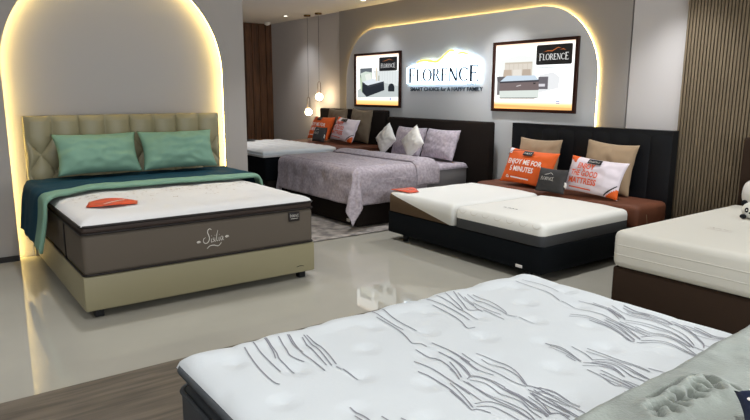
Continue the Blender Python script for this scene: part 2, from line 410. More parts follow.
def lit_sheet():
    if 'sheet' in M: return M['sheet']
    m = mat('lit_sheet', (255, 255, 255), .25, emit=1.25, spec=.2); nt = m.node_tree; b = nt.nodes['Principled BSDF']
    tc = nt.nodes.new('ShaderNodeTexCoord'); sp = nt.nodes.new('ShaderNodeSeparateXYZ'); nt.links.new(tc.outputs['Generated'], sp.inputs[0])
    r = nt.nodes.new('ShaderNodeValToRGB'); e = r.color_ramp.elements
    e[0].position = 0; e[0].color = (*lin((255, 176, 96)), 1); e[1].position = 1; e[1].color = (*lin((255, 214, 182)), 1)
    for p, c in ((.07, (255, 196, 134)), (.12, (250, 244, 236)), (.5, (240, 246, 250)), (.95, (255, 252, 246))):
        q = e.new(p); q.color = (*lin(c), 1)
    nt.links.new(sp.outputs['Z'], r.inputs[0]); b.inputs['Base Color'].default_value = (.02, .02, .02, 1); nt.links.new(r.outputs[0], b.inputs['Emission Color'])
    M['sheet'] = m; return m
def art_dark_bed(poly, word):
    poly([(-8.45, 1.56), (-8.0, 1.72), (-7.40, 1.70), (-7.38, 1.46), (-8.45, 1.44)], (196, 204, 204))
    poly([(-8.02, 1.86), (-7.40, 1.84), (-7.40, 1.62), (-7.95, 1.70)], (226, 232, 232))
    for k in range(7): poly([(-7.86+k*.065, 1.84), (-7.852+k*.065, 1.84), (-7.852+k*.065, 1.66), (-7.86+k*.065, 1.66)], (204, 212, 212))
    poly(R4(-8.375, -8.05, 1.66, 1.90), (70, 78, 84))
    for k in range(6): poly(R4(-8.368+k*.054, -8.368+k*.054+.044, 1.82, 1.892), (104, 112, 118))
    poly([(-8.36, 1.82), (-8.22, 1.85), (-8.04, 1.83), (-8.03, 1.70), (-8.32, 1.68)], (214, 226, 214))
    poly([(-8.24, 1.80), (-8.1, 1.82), (-8.05, 1.72), (-8.2, 1.70)], (236, 240, 232))
    poly([(-8.39, 1.82), (-8.36, 1.56), (-8.29, 1.52), (-8.30, 1.68)], (188, 206, 180))
    poly([(-8.31, 1.69), (-8.02, 1.735), (-7.74, 1.695), (-8.16, 1.635)], (224, 232, 238))
    poly([(-8.31, 1.685), (-8.16, 1.632), (-7.74, 1.692), (-7.725, 1.56), (-8.19, 1.455), (-8.315, 1.53)], (32, 38, 48))
    poly([(-8.16, 1.612), (-7.742, 1.674), (-7.742, 1.668), (-8.16, 1.604)], (74, 80, 90))
    poly([(-7.63, 1.54), (-7.63, 1.61), (-7.60, 1.65), (-7.55, 1.66), (-7.50, 1.645), (-7.475, 1.60), (-7.48, 1.54)], (30, 36, 44))
    poly(R4(-7.94, -7.905, 1.70, 1.90), (226, 214, 190)); poly(R4(-7.875, -7.855, 1.70, 1.78), (150, 150, 120))
    poly(round_rect(-7.86, -7.415, 1.846, 2.05, .02), (18, 18, 22))
    word(-7.637, 1.895, .36, .055, (232, 232, 232))
    poly([(-7.78, 1.985), (-7.68, 2.005), (-7.60, 2.02), (-7.50, 1.99), (-7.60, 2.012), (-7.68, 1.997)], (190, 120, 70))
    poly(R4(-7.59, -7.56, 1.41, 1.45), (70, 130, 200)); poly(R4(-7.85, -7.64, 1.425, 1.433), (170, 176, 180))
def art_brown_bed(poly, word):
    poly([(-5.42, 1.90), (-5.10, 1.97), (-4.86, 1.93), (-4.86, 1.60), (-5.42, 1.58)], (246, 250, 246))
    poly([(-4.79, 1.73), (-4.60, 1.76), (-4.50, 1.70), (-4.52, 1.58), (-4.79, 1.53)], (236, 238, 240))
    poly(R4(-5.32, -4.90, 1.70, 1.885), (206, 196, 180))
    for k in range(6): poly(R4(-5.315+k*.07, -5.315+k*.07+.062, 1.715, 1.865), (222, 214, 202))
    for x, c in ((-5.27, (196, 178, 160)), (-5.12, (232, 226, 216)), (-4.98, (188, 172, 156))):
        poly([(x-.07, 1.72), (x-.06, 1.80), (x+.06, 1.80), (x+.07, 1.72)], c)
    poly([(-5.44, 1.72), (-5.30, 1.72), (-5.385, 1.655), (-5.43, 1.655)], (96, 92, 96)); poly(R4(-5.43, -5.385, 1.50, 1.655), (120, 116, 118))
    poly(R4(-4.80, -4.66, 1.57, 1.71), (106, 102, 108)); poly(R4(-4.79, -4.70, 1.60, 1.63), (222, 220, 226))
    poly([(-5.277, 1.73), (-4.847, 1.727), (-4.792, 1.674), (-5.385, 1.66)], (206, 222, 236))
    poly([(-5.385, 1.662), (-4.79, 1.676), (-4.79, 1.655), (-5.385, 1.64)], (60, 58, 66))
    poly([(-5.385, 1.642), (-4.79, 1.656), (-4.785, 1.56), (-5.385, 1.55)], (118, 104, 104))
    poly([(-5.12, 1.61), (-5.05, 1.622), (-5.05, 1.612), (-5.12, 1.60)], (214, 206, 206)); poly(R4(-4.87, -4.835, 1.628, 1.645), (40, 36, 40))
    poly([(-5.385, 1.55), (-4.785, 1.56), (-4.782, 1.475), (-5.385, 1.468)], (222, 230, 224))
    poly([(-5.385, 1.468), (-4.782, 1.475), (-4.85, 1.462), (-5.37, 1.458)], (60, 60, 62))
    poly(round_rect(-4.842, -4.348, 1.842, 2.064, .02), (22, 20, 20))
    word(-4.595, 1.895, .41, .066, (238, 238, 236))
    for pts in ([(-4.74, 1.985), (-4.68, 2.0), (-4.62, 1.995), (-4.545, 2.03), (-4.50, 2.02), (-4.545, 2.022), (-4.62, 1.987), (-4.68, 1.992)], [(-4.52, 2.0), (-4.47, 2.012), (-4.43, 1.992), (-4.47, 2.004)]): poly(pts, (206, 116, 60))
    poly(R4(-4.84, -4.40, 1.808, 1.815), (150, 160, 160))
    poly([(-5.46, 1.39), (-4.32, 1.365), (-4.32, 1.34), (-5.46, 1.36)], (255, 196, 120))
    poly(R4(-4.532, -4.48, 1.43, 1.44), (60, 120, 190)); poly(R4(-4.532, -4.48, 1.41, 1.42), (60, 120, 190))
poster(-8.518, -7.332, 1.30, 2.128, 'glowing picture of a dark mattress on a bed with a round black pouf', art_dark_bed)
poster(-5.507, -4.272, 1.304, 2.131, 'glowing picture of a brown and white mattress, above the black headboard', art_brown_bed)
def wall_sign():
    t = thing('wall_sign', 'backlit shop sign of dark letters under a yellow mountain line', 'sign', (-6.42, 5.90, 1.665))
    loc = lambda x, z: (x+6.42, z-1.665)
    out = [loc(*p) for p in [(-7.17, 1.65), (-7.17, 1.88), (-6.92, 1.93), (-6.72, 1.955), (-6.50, 1.94), (-6.36, 2.03), (-6.23, 2.08), (-6.13, 2.05), (-5.95, 2.02), (-5.80, 1.965), (-5.71, 1.92), (-5.71, 1.655)]]
    bm = bmesh.new(); add_extrude(bm, out, lambda u, v, k: Vector((u, -.028-.008*k, v))); link_mesh('light_panel', bm, M['led_white'], t, smooth=False)
    def each(c, b):
        r = bmesh.ops.extrude_face_region(b, geom=list(b.faces))
        for v in [g for g in r['geom'] if isinstance(g, bmesh.types.BMVert)]: v.co.y -= .012
        link_mesh('letter', b, M['sign_letter'], t, smooth=False)
    add_wordmark(None, lambda u, v: Vector((u-.0, -.040, v+.012)), 1.41, .175, each=each)
    for name, pts, w in (('mountain_line', [(-6.95, 1.935), (-6.84, 1.965), (-6.70, 1.958), (-6.53, 1.94), (-6.43, 1.985), (-6.30, 2.062), (-6.223, 2.075), (-6.17, 2.05)], .035), ('mountain_line', [(-6.12, 2.03), (-6.02, 2.035), (-5.92, 2.01)], .028)):
        bm = bmesh.new(); add_ribbon(bm, [loc(*p) for p in pts], w, lambda x, y: Vector((x, -.041, y)))
        link_mesh(name, bm, M['sign_yellow'], t, smooth=False)
    bm = bmesh.new(); add_text(bm, 'SMART CHOICE for A HAPPY FAMILY', lambda u, v: Vector((u+.022, -.006, v-.117)), .052, 1.44, bold=.022)
    r = bmesh.ops.extrude_face_region(bm, geom=list(bm.faces))
    for v in [g for g in r['geom'] if isinstance(g, bmesh.types.BMVert)]: v.co.y -= .004
    link_mesh('tagline', bm, M['sign_letter'], t, smooth=False)
    bm = bmesh.new(); add_text(bm, 'ITALY', lambda u, v: Vector((u+.575, -.039, v-.042)), .03, .17)
    link_mesh('country_word', bm, M['sign_letter'], t, smooth=False)
wall_sign()
# ------------------------------------------------------------------ rug
bm = bmesh.new()
add_grid(bm, 60, 40, lambda a, b: Vector((-9.7+4.28*a, 2.9+2.95*b, .008+.002*nz(a*40, b*30))))
o = link_mesh('rug', bm, M['rug']); solid(o, .007, -1); tag(o, 'grey mottled rug lying under the bed with the lilac comforter', 'rug')

# ------------------------------------------------------------------ bed with mint pillows (faces +x)
B0 = dict(loc=(-5.35, 1.712, 0), rot=(0, 0, PI/2))
bed = thing('upholstered_bed', 'olive leather bed with a tall button tufted headboard in the arched niche', 'bed', **B0)
rbox('base', (-.895, .895, -.975, .95, .06, .302), M['olive_leather'], bed, .012)
for sx in (-1, 1):
    for sy in (-.9, .8):
        rbox('leg', (sx*.80-.03, sx*.80+.03, sy-.03, sy+.03, 0, .06), M['black_plastic'], bed, .004, 1)
bm = bmesh.new(); add_ribbon(bm, [(.72, .112), (.755, .118), (.79, .112)], .006, lambda x, y: Vector((x, -.9765, y))); link_mesh('maker_mark', bm, M['dark_piping'], bed)
def tuft_depth(u, v):
    """u across (0 at centre), v = height; buttons 1.112 / .957 / .80"""
    s, h = .2265, .31
    if v > 1.112:
        f = abs(math.cos(PI*(u/s+.5))) if True else 0
        f = abs(math.sin(PI*u/s)); k = min(1, (1.31-v)/.05)
        return .05*(f**.55)*max(k, 0)**.5+0
    a = u/s+(v-1.112)/h; b = u/s-(v-1.112)/h
    return .05*(abs(math.sin(PI*a))*abs(math.sin(PI*b)))**.38
bm = bmesh.new()
add_box(bm, -.905, .905, .985, 1.065, .03, 1.30)
def hb0(a, b):
    u = -.905+1.81*a; v = .30+1.012*b; e = min(1, (.905-abs(u))/.04)
    return Vector((u, .985-.005-tuft_depth(u, v)*max(0, e)**.5, v))
add_grid(bm, 220, 130, hb0)
add_grid(bm, 60, 6, lambda a, b: Vector((-.905+1.81*a, .985+.08*b, 1.312-.012*b+.004*math.sin(PI*b))))
head = link_mesh('headboard', bm, M['olive_leather'], bed, angle=50)
for row, (z, off, n) in enumerate(((1.112, 0, 7), (.957, .5, 8), (.80, 0, 7))):
    for k in range(n):
        u = (k-(n-1)/2)*.2265
        bm = bmesh.new(); add_ball(bm, (u, .975, z), .014, 1, .5, 1, 12); link_mesh('button', bm, M['olive_leather'], head)
mt = thing('mattress', 'thick taupe mattress with white pillow top and script lettering on the front', 'mattress', **B0)
rbox('body', (-.885, .885, -.972, .91, .305, .592), M['taupe'], mt, .035, 5)
piping('lower_piping', -.889, .889, -.976, .914, .312, .007, .04, M['dark_piping'], mt)
piping('upper_piping', -.888, .888, -.975, .913, .594, .008, .04, M['dark_piping'], mt)
rbox('pillow_top_border', (-.88, .88, -.967, .905, .59, .648), M['dark_brown_band'], mt, .024, 4)
piping('pillow_top_piping', -.89, .89, -.977, .915, .644, .010, .05, M['dark_piping'], mt)
def mat_top(x0, x1, y0, y1, z, h, edge, amp, nx, ny, m, parent, name='quilted_top', tuft=None, seed=0, extra=None):
    bm = bmesh.new()
    def f(a, b):
        x = x0+(x1-x0)*a; y = y0+(y1-y0)*b
        d = min(x-x0, x1-x, y-y0, y1-y)
        k = min(1, max(0, d)/edge); k = math.sqrt(max(0, 1-(1-k)**2))
        t = amp*(nz(x*5+seed, y*5)+.5*nz(x*11, y*11+seed))
        if tuft: t += tuft(x, y)
        return Vector((x, y, z+h*k+t*k))
    add_grid(bm, nx, ny, f)
    if extra: extra(bm)
    return link_mesh(name, bm, m, parent)
def tuft0(x, y): return .008*abs(math.sin(PI*x/.3)*math.sin(PI*(y+.1)/.3))**.5
random.seed(3)
def sprigs(bm):                            # woven sprigs near the duvet
    zf = lambda X, Y: .648+.04+.0062+tuft0(X, Y)*.9
    for k in range(150):
        x, y = random.uniform(-.82, .83), random.uniform(-.45, .22)
        if random.random() < .65: x = random.choice((-.62, -.25, .1, .35, .7))+random.gauss(0, .07); y = random.gauss(-.05, .09)
        a = random.uniform(0, 6.3); r = random.uniform(.010, .022)
        add_ribbon(bm, [(x, y), (x+r*math.cos(a), y+r*math.sin(a)), (x+1.6*r*math.cos(a+.6), y+1.6*r*math.sin(a+.6))], .008, lambda X, Y: Vector((X, Y, zf(X, Y))), 1)
mat_top(-.885, .885, -.972, .905, .648, .04, .12, .004, 90, 90, [M['knit_white'], M['floral']], mt, tuft=tuft0, extra=sprigs)
for y in (-.40,):
    bm = bmesh.new(); add_tube(bm, [(-.888, y, .32), (-.891, y, .45), (-.888, y, .585)], .006, 6); link_mesh('side_strap', bm, M['dark_piping'], mt)
bm = bmesh.new()
fr = lambda x, y: Vector((.03+(x-.03)*.86, -.9735, y))
sx0, sz = -.05, .415                        # script word
def sc(pts, w): add_ribbon(bm, [(sx0+a*.1, sz+b*.1) for a, b in pts], w*.08, fr)
sc([(.55, 1.02), (.42, 1.12), (.25, 1.05), (.2, .85), (.3, .6), (.34, .35), (.2, .12), (-.02, .05), (-.2, .18), (-.18, .4), (-.02, .5)], .085)
sc([(.52, .36), (.5, .1), (.6, .12)], .06); sc([(.72, .42), (.66, .3), (.76, .2), (.68, .1), (.6, .13)], .055)
sc([(.84, .4), (.82, .12), (.9, .14)], .06); sc([(1.12, .95), (1.0, .5), (1.0, .14), (1.1, .16)], .06)
sc([(1.22, .42), (1.2, .14), (1.28, .16)], .06); sc([(1.55, .42), (1.4, .42), (1.36, .2), (1.48, .16), (1.58, .42), (1.56, .16), (1.64, .18)], .055)
for a, b in ((.55, .55), (.86, .56), (1.25, .58)): sc([(a-.02, b), (a+.02, b+.02)], .06)
sc([(.1, -.38), (.3, -.2), (.7, -.16), (1.1, -.26), (1.35, -.1), (1.4, .0)], .075)
for a, b in ((-.62, .2), (1.95, .35)): sc([(a-.18, b), (a, b+.08), (a+.18, b)], .1); sc([(a-.1, b-.06), (a, b+.0), (a+.1, b-.05)], .08)
link_mesh('script_lettering', bm, M['silver_thread'], mt)
bm = rbox_bm(.655, .755, -.985, -.972, .50, .575, .006, 2); lb = link_mesh('brand_tab', bm, M['dark_piping'], mt, angle=40)
bm = bmesh.new(); add_wordmark(bm, lambda u, v: Vector((.705+u, -.986, .537+v)), .078, .02); add_box(bm, .672, .738, -.9862, -.985, .522, .525)
link_mesh('tab_lettering', bm, M['silver_thread'], lb, smooth=False)

# duvet: teal side out, mint lining turned back along its front edge
dv = thing('duvet', 'dark teal duvet with its mint lining folded back, under the mint pillows', 'duvet', **B0)
HX, RD = .925, .07
def front_edge(s):
    pts = [(-1.35, -.22), (-.93, -.16), (-.80, .0), (-.50, .20), (0, .17), (.5, .16), (.9, .12), (1.3, .1)]
    for (a, p), (b, q) in zip(pts, pts[1:]):
        if s <= b: t = max(0, min(1, (s-a)/(b-a))); t = t*t*(3-2*t); return p+(q-p)*t
    return pts[-1][1]
def duvet_pt(s, t, lift=0):
    """s across (over the sides it hangs), t back from the front edge"""
    d = abs(s)-HX+.02; sg = 1 if s > 0 else -1
    y = front_edge(s)+t
    zt = .757-.008*min(1, t/.35)-.022*max(0, 1-t/.05)**2+.006*nz(s*3, y*6)+.004*nz(s*9, y*9)+lift
    if d <= 0: return Vector((s, y, zt))
    q = RD*PI/2
    if d < q: a = d/RD; o = RD*math.sin(a); dz = RD*(1-math.cos(a))
    else: o = RD+.16*(d-q); dz = RD+(d-q)*.97
    o += .02*nz(y*5, d*3, 2)*min(1, d/.15)
    return Vector((sg*(HX-.02+o), y, zt-dz))
def duvet_strip(name, t0, t1, sl, sr, m, nt, lift=0, hang=None):
    bm = bmesh.new()
    def f(a, b):
        s = sl+(sr-sl)*a
        return duvet_pt(s, t0(s)+(t1(s)-t0(s))*b, lift)
    add_grid(bm, 110, nt, f); o = link_mesh(name, bm, m, dv); solid(o, .024, -1); return o
duvet_strip('mint_lining', lambda s: 0, lambda s: .14+.14*min(1, max(0, -s-.80)/.2), -1.36, 1.28, M['mint'], 8)
duvet_strip('teal_cover', lambda s: .125+.14*min(1, max(0, -s-.80)/.2), lambda s: .90-front_edge(s) if s > -.95 else (.90-front_edge(s))*.93, -1.37, 1.28, M['teal'], 26, .006)
def pillow0(Y, label, seed, tilt, rz):
    t = thing('pillow', label, 'pillow', (-6.03, Y, .790), (-tilt, 0, PI/2+rz), 'mint pillows')
    cushion(t, .735, .395, .115, M['mint'], .085, seed, .024)
    return t
pillow0(1.36, 'mint green pillow on the niche bed, above the hanging corner of the teal duvet', 1.3, .42, .03)
pillow0(2.10, 'mint green pillow on the niche bed, at the side towards the walnut wall', 5.1, .42, -.02)
leaflet((-4.86, 1.155, .702), PI/2-.30, 'folded orange leaflet lying on the white top of the taupe mattress', 1.15)

# ------------------------------------------------------------------ beds in a row with heads on the rear wall
def frame(name, label, x0, x1, yf, z0, z1, m, hx0, hx1, hz, hy=5.70, ht=.12, channels=0, legs=None, mh=None):
    t = thing(name, label, 'bed', ((x0+x1)/2, 5, 0)); cx = (x0+x1)/2
    rbox('base', (x0-cx, x1-cx, yf-5, hy-5, z0, z1), m, t, .015, 3)
    for lx, ly in legs or []: 
        bm = bmesh.new(); add_lathe(bm, [(0, LEG0), (.03, LEG0), (.036, z0+.002), (0, z0+.002)], 16, 0, (lx-cx, ly-5, 0)); link_mesh('leg', bm, M['black_plastic'], t)
    bm = bmesh.new(); n = 200
    if channels:
        w = (hx1-hx0)/channels
        def hf(a, b):
            x = hx0+(hx1-hx0)*a; z = z0+.02+(hz-z0-.02)*b; e = min(1, min(x-hx0, hx1-x)/.03, 1); et = min(1, (hz-z)/.04)
            p = .014*(abs(math.sin(PI*(x-hx0)/w))**.6)*max(0, e)**.5
            return Vector((x-cx, hy-5+.02-p*max(0, et)**.5+.014*(1-max(0, et)**.5), z))
        add_grid(bm, 27*channels, 14, hf)
        add_box(bm, hx0-cx, hx1-cx, hy-5+.019, hy-5+ht, z0, hz)
        link_mesh('headboard', bm, mh or m, t, angle=60)
    else:
        bm.free(); link_mesh('headboard', rbox_bm(hx0-cx, hx1-cx, hy-5, hy-5+ht, z0, hz, .025, 4), mh or m, t)
    return t, cx
LEG0 = .018
def standing_cushion(name, label, x, y, z, w, h, T, m, tilt, seed, roll=0, pinch=.09, group=None, rz=0, wr=.012, **k):
    t = thing(name, label, 'cushion', (x, y, z+.75*T*math.sin(tilt)+w/2*abs(math.sin(roll))*.9), (-tilt, roll, rz), group)
    cushion(t, w, h, T, m, pinch, seed, wr, **k); return t
def printed_orange(x, y, z, tilt, label, seed, roll=0, w=.66, h=.40, group=None, rz=0):
    t = standing_cushion('printed_cushion', label, x, y, z, w, h, .085, None, tilt, seed, roll, .08, group, rz, .008,
                         mats=[M['orange'], M['cloth_white'], M['ink_black']], mi=lambda a, b: 1 if (a < .10 and b > .80) or (a > .82 and b < .0) else 0)
    f = on_cushion(w, h, .085, .08)
    bm = bmesh.new()
    add_text(bm, 'ENJOY ME FOR', f0(f, -.01, .005), .054, .46, bold=.04); add_text(bm, '5 MINUTES', f0(f, -.02, -.075), .054, .32, bold=.04)
    add_ribbon(bm, [(-.22, -.15), (-.2, -.128), (-.18, -.15), (-.22, -.15)], .01, lambda a, b: f(a, b)); add_ribbon(bm, [(-.15, -.143), (0, -.146), (.1, -.148)], .013, lambda a, b: f(a, b), taper=False)
    link_mesh('lettering', bm, M['ink_white'], t, smooth=False)
    logo_patch(t, f, -.0, .135, .13, .055)
    bm = bmesh.new(); add_ribbon(bm, [(-.30, .10), (-.24, .15), (-.12, .165), (-.05, .16)], .008, lambda a, b: f(a, b)); link_mesh('dark_seam', bm, M['ink_black'], t)
    return t
def f0(f, dx, dz): return lambda u, v: f(u+dx, v+dz)
def logo_patch(t, f, x, z, w, h):
    bm = bmesh.new(); add_grid(bm, 8, 4, lambda a, b: f(x+w*(a-.5), z+h*(b-.5))+Vector((0, -.003, 0))); p = link_mesh('dark_patch', bm, M['ink_black'], t)
    bm = bmesh.new(); add_wordmark(bm, lambda u, v: f(x+u, z+v-h*.22)+Vector((0, -.006, 0)), w*.8, h*.36); link_mesh('patch_lettering', bm, M['silver_thread'], p, smooth=False)
def printed_white(x, y, z, tilt, label, seed, roll=0, w=.64, h=.37, group=None, rz=0):
    t = standing_cushion('printed_cushion', label, x, y, z, w, h, .085, None, tilt, seed, roll, .08, group, rz, .010,
                         mats=[M['cloth_white'], M['orange'], M['ink_black']], mi=lambda a, b: 1 if (a < .16 and b > .86-.9*a+.02) or (a > .80 and b < (a-.80)*1.3) else 0)
    f = on_cushion(w, h, .085, .08)
    bm = bmesh.new()
    for s, dz, ww, dx in (('ENJOY', .045, .19, -.06), ('THE GOOD', -.03, .30, -.06), ('MATTRESS', -.105, .31, -.06)):
        add_text(bm, s, f0(f, dx, dz), .056, ww*1.02, bold=.035)
    add_ribbon(bm, [(-.2, -.145), (-.08, -.147), (.05, -.15)], .01, lambda a, b: f(a, b), taper=False)
    link_mesh('lettering', bm, M['orange_ink'], t, smooth=False)
    logo_patch(t, f, .01, .128, .15, .05)
    bm = bmesh.new(); add_ribbon(bm, [(.19, -.17), (.24, -.12), (.30, -.06)], .012, lambda a, b: f(a, b)); link_mesh('dark_seam', bm, M['ink_black'], t)
    return t
def small_dark(x, y, z, tilt, label, seed, w=.36, h=.25, group=None, rz=0):
    t = standing_cushion('small_cushion', label, x, y, z, w, h, .06, M['charcoal'], tilt, seed, 0, .06, group, rz, .006)
    f = on_cushion(w, h, .06, .06); bm = bmesh.new()
    add_wordmark(bm, lambda u, v: f(u-.01, v-.01), .16, .032); add_ribbon(bm, [(-.05, .045), (-.01, .055), (.02, .068), (.05, .05)], .006, lambda a, b: f(a, b))
    link_mesh('lettering', bm, M['silver_thread'], t, smooth=False)
    bm = bmesh.new(); add_grid(bm, 3, 3, lambda a, b: Vector((w/2-.012+.03*a, -.012, .075+.05*b-.015*a))); o = link_mesh('side_tag', bm, M['ink_white'], t); solid(o, .002)
    return t

# bed 1: farthest, white topper
frame('platform_bed', 'farthest bed in the row, charcoal with a plain headboard below the dark bed picture', -9.28, -7.58, 3.80, .08, .34, M['choc'], -9.36, -7.52, 1.26, hy=5.72, legs=[(-9.1, 3.95), (-7.75, 3.95), (-9.1, 5.5), (-7.75, 5.5)], mh=M['choc'])
t = thing('mattress', 'dark mattress with a brown covered head end under the white quilted topper', 'mattress', (-8.43, 4.7, 0))
rbox('body', (-.85, .85, -.93, .20, .342, .655), M['black_fabric'], t, .04, 4)
rbox('head_cover', (-.86, .86, .20, 1.0, .342, .745), M['brown_cover'], t, .05, 5)
t = thing('mattress_topper', 'white quilted topper with a small dark mark, on the farthest bed', 'mattress topper', (-8.43, 4.3, .66))
rbox('lower_layer', (-.84, .86, -.56, .58, 0, .036), M['knit_white'], t, .016, 3)
rbox('border', (-.86, .88, -.58, .59, .034, .09), M['knit_cool'], t, .026, 4)
mat_top(-.86, .88, -.58, .59, .075, .022, .08, .003, 70, 60, M['knit_white'], t, tuft=lambda x, y: .014*abs(math.sin(PI*x/.21)*math.sin(PI*y/.21))**.5)
piping('piping', -.862, .882, -.582, .592, .038, .006, .05, M['knit_cool'], t)
bm = bmesh.new(); add_grid(bm, 8, 4, lambda a, b: Vector((-.82+.2*a, -.05+.16*b-.06*a, .118))); o = link_mesh('dark_mark', bm, M['charcoal'], t); solid(o, .003)
g1 = None
standing_cushion('cushion', 'dull khaki cushion behind the orange printed one on the farthest bed', -8.58, 5.52, .748, .54, .52, .085, M['khaki_dark'], .16, 2.2, .0)
standing_cushion('cushion', 'dull khaki cushion behind the white printed one on the farthest bed', -7.92, 5.52, .748, .54, .52, .085, M['khaki_dark'], .16, 6.2, .03)
printed_orange(-8.72, 5.27, .745, .42, 'orange cushion with white lettering on the farthest bed, beside the pendants', 4.4, .0, .62, .40)
printed_white(-8.03, 5.27, .745, .42, 'white cushion with orange lettering on the farthest bed', 8.4, .06, .60, .38)
small_dark(-8.42, 5.10, .747, .35, 'small charcoal cushion with pale lettering on the farthest bed', 3.3, .34, .24)

# bed 2: lilac comforter
frame('platform_bed', 'dark brown bed under the lilac comforter, standing on the grey rug', -7.38, -5.69, 3.96, .022, .315, M['choc'], -7.42, -5.37, 1.172, hy=5.70, channels=0)
bm = rbox_bm(-.03, .03, -.006, .002, -.018, .018, .002, 1)
tg = link_mesh('maker_plate', bm, M['ring'], bpy.data.objects['platform_bed.001'], (.66, 3.96-5, .075), angle=40)
t = thing('mattress', 'grey sided mattress wearing a pale lilac sheet below the plain dark headboard', 'mattress', (-6.535, 4.85, 0))
rbox('body', (-.835, .835, -.88, .845, .318, .635), M['grey_side'], t, .05, 5)
def sheet2(a, b):
    x = -.842+1.684*a; y = -.80+1.64*b; d = min(.842-abs(x), .84-y); k = min(1, max(0, d)/.06)
    return Vector((x, y, .585+.066*math.sqrt(max(0, 1-(1-k)**2))+.003*nz(x*4, y*4)))
bm = bmesh.new(); add_grid(bm, 70, 70, sheet2); o = link_mesh('fitted_sheet', bm, M['lilac_light'], t); solid(o, .006, -1)
cf = thing('comforter', 'lilac patterned comforter draped over the bed with a pointed corner hanging down', 'comforter', (-6.53, 4.85, 0))
CX0, CX1, CY0, CY1, CZ = -.835, .845, -.90, .16, .70
def comf(s, t, lift=0):
    ds = max(0, s-CX1) if s > 0 else -max(0, CX0-s); dt = max(0, CY0-t)
    x = min(max(s, CX0), CX1); y = max(t, CY0)
    puff = .012*(abs(math.sin(PI*(s-.1)/.42))**.5)*(abs(math.sin(PI*(t+.08)/.36))**.5)+.006*nz(s*5, t*5)+.003*nz(s*14, t*14)
    d = math.hypot(ds, dt)
    if d == 0: return Vector((x, y, CZ+puff+lift))
    u = Vector((ds/d, -dt/d, 0)); q = .09*PI/2
    if d < q: o = .09*math.sin(d/.09); dz = .09*(1-math.cos(d/.09))
    else: o = .09+.07*(d-q); dz = .09+(d-q)*.985
    corner = abs(ds)*dt/(d*d)*2
    o += puff*.8-.02+.018*nz(s*6, t*6, 4)*min(1, d/.2)
    if corner > 0: o += (.36 if s > 0 else .0)*corner*max(0, d-.1)+ .03*math.sin(math.atan2(dt, abs(ds))*6)*corner*min(1, d/.3)
    o += lift*.7
    return Vector((x, y, 0))+u*o+Vector((0, 0, CZ-dz+puff*.2+lift*.3))
bm = bmesh.new(); HG = .47
add_grid(bm, 130, 90, lambda a, b: comf(CX0-HG+(CX1-CX0+2*HG)*a, CY0-HG+(CY1-CY0+HG-.1)*b))
o = link_mesh('cover', bm, M['lilac'], cf); solid(o, .022, -1)
bm = bmesh.new()
def band(a, b):
    s = CX0-.3+(CX1-CX0+.62)*a; t = CY1-.28+.36*b+.05*math.sin(s*2)*.5
    return comf(s, t, .012+.034*math.sin(PI*min(1, b*1.0))**.5)
add_grid(bm, 110, 22, band); o = link_mesh('turned_back_edge', bm, M['lilac'], cf); solid(o, .018, -1)
bm = bmesh.new()
for off in (.13,):
    pts = [comf(CX0-off, CY1-.1)]+[comf(CX0-off+0*k, CY1-.1-(CY1-.1-CY0)*k/12) for k in range(1, 12)]
add_tube(bm, [comf(CX1+.20, CY1-.30-k*.07)+Vector((.012, 0, 0)) for k in range(9)], .005, 6)
link_mesh('seam', bm, M['lilac'], cf)
for x, lab, sd in ((-6.70, 'lilac patterned pillow at the plain dark headboard, half hidden between the white diamond cushions', 1.1), (-6.06, 'lilac patterned pillow nearest the black headboard, beside the right diamond cushion', 3.9)):
    t = thing('pillow', lab.replace('the right', 'a white'), 'pillow', (x, 5.46, .672), (-.35, 0, 0), 'lilac pillows')
    cushion(t, .62, .41, .10, M['lilac_light'], .06, sd, .012)
for x, y, lab, sd, rr in ((-6.83, 5.16, 'white diamond cushion beside the farthest bed, standing on its corner', 2.0, .78), (-6.21, 5.12, 'white diamond cushion standing on its corner before the middle of the lilac pillows', 4.0, .80)):
    t = thing('cushion', lab, 'cushion', (x, y, .685), (-.30, 0, 0), 'white diamond cushions')
    c = cushion(t, .335, .335, .075, M['satin_white'], .10, sd, .012)
    me = c.data; mrot = Matrix.Translation((0, 0, .225)) @ Matrix.Rotation(rr, 4, 'Y') @ Matrix.Translation((0, 0, -.1675))
    me.transform(mrot)

# bed 3: two half mattresses and printed cushions
LEG0 = 0
tb, cx3 = frame('platform_bed', 'black bed with a channelled black headboard carrying two half mattresses', -5.125, -3.10, 3.96, .08, .308, M['black_fabric'], -5.03, -3.07, 1.18, hy=5.72, channels=9, legs=[(-4.93, 4.05), (-3.3, 4.05), (-4.93, 5.5), (-3.3, 5.5)], mh=M['black_leather'])
bm = rbox_bm(-.035, .035, -.004, .002, -.013, .013, .002, 1); link_mesh('maker_plate', bm, M['ring'], tb, (-3.335-cx3, 3.96-5, .108), angle=40)
t = thing('head_cushion_block', 'brown fabric covered head section in front of the black headboard', 'mattress section', (-4.09, 5.38, .31))
rbox('cover', (-1.0, 1.045, -.18, .335, 0, .212), M['brown_cover'], t, .05, 5)
bm = bmesh.new(); add_tube(bm, [(1.045, .0, .02), (1.045, -.03, .12), (1.0, -.05, .208)], .003, 6); link_mesh('seam', bm, M['khaki'], t)
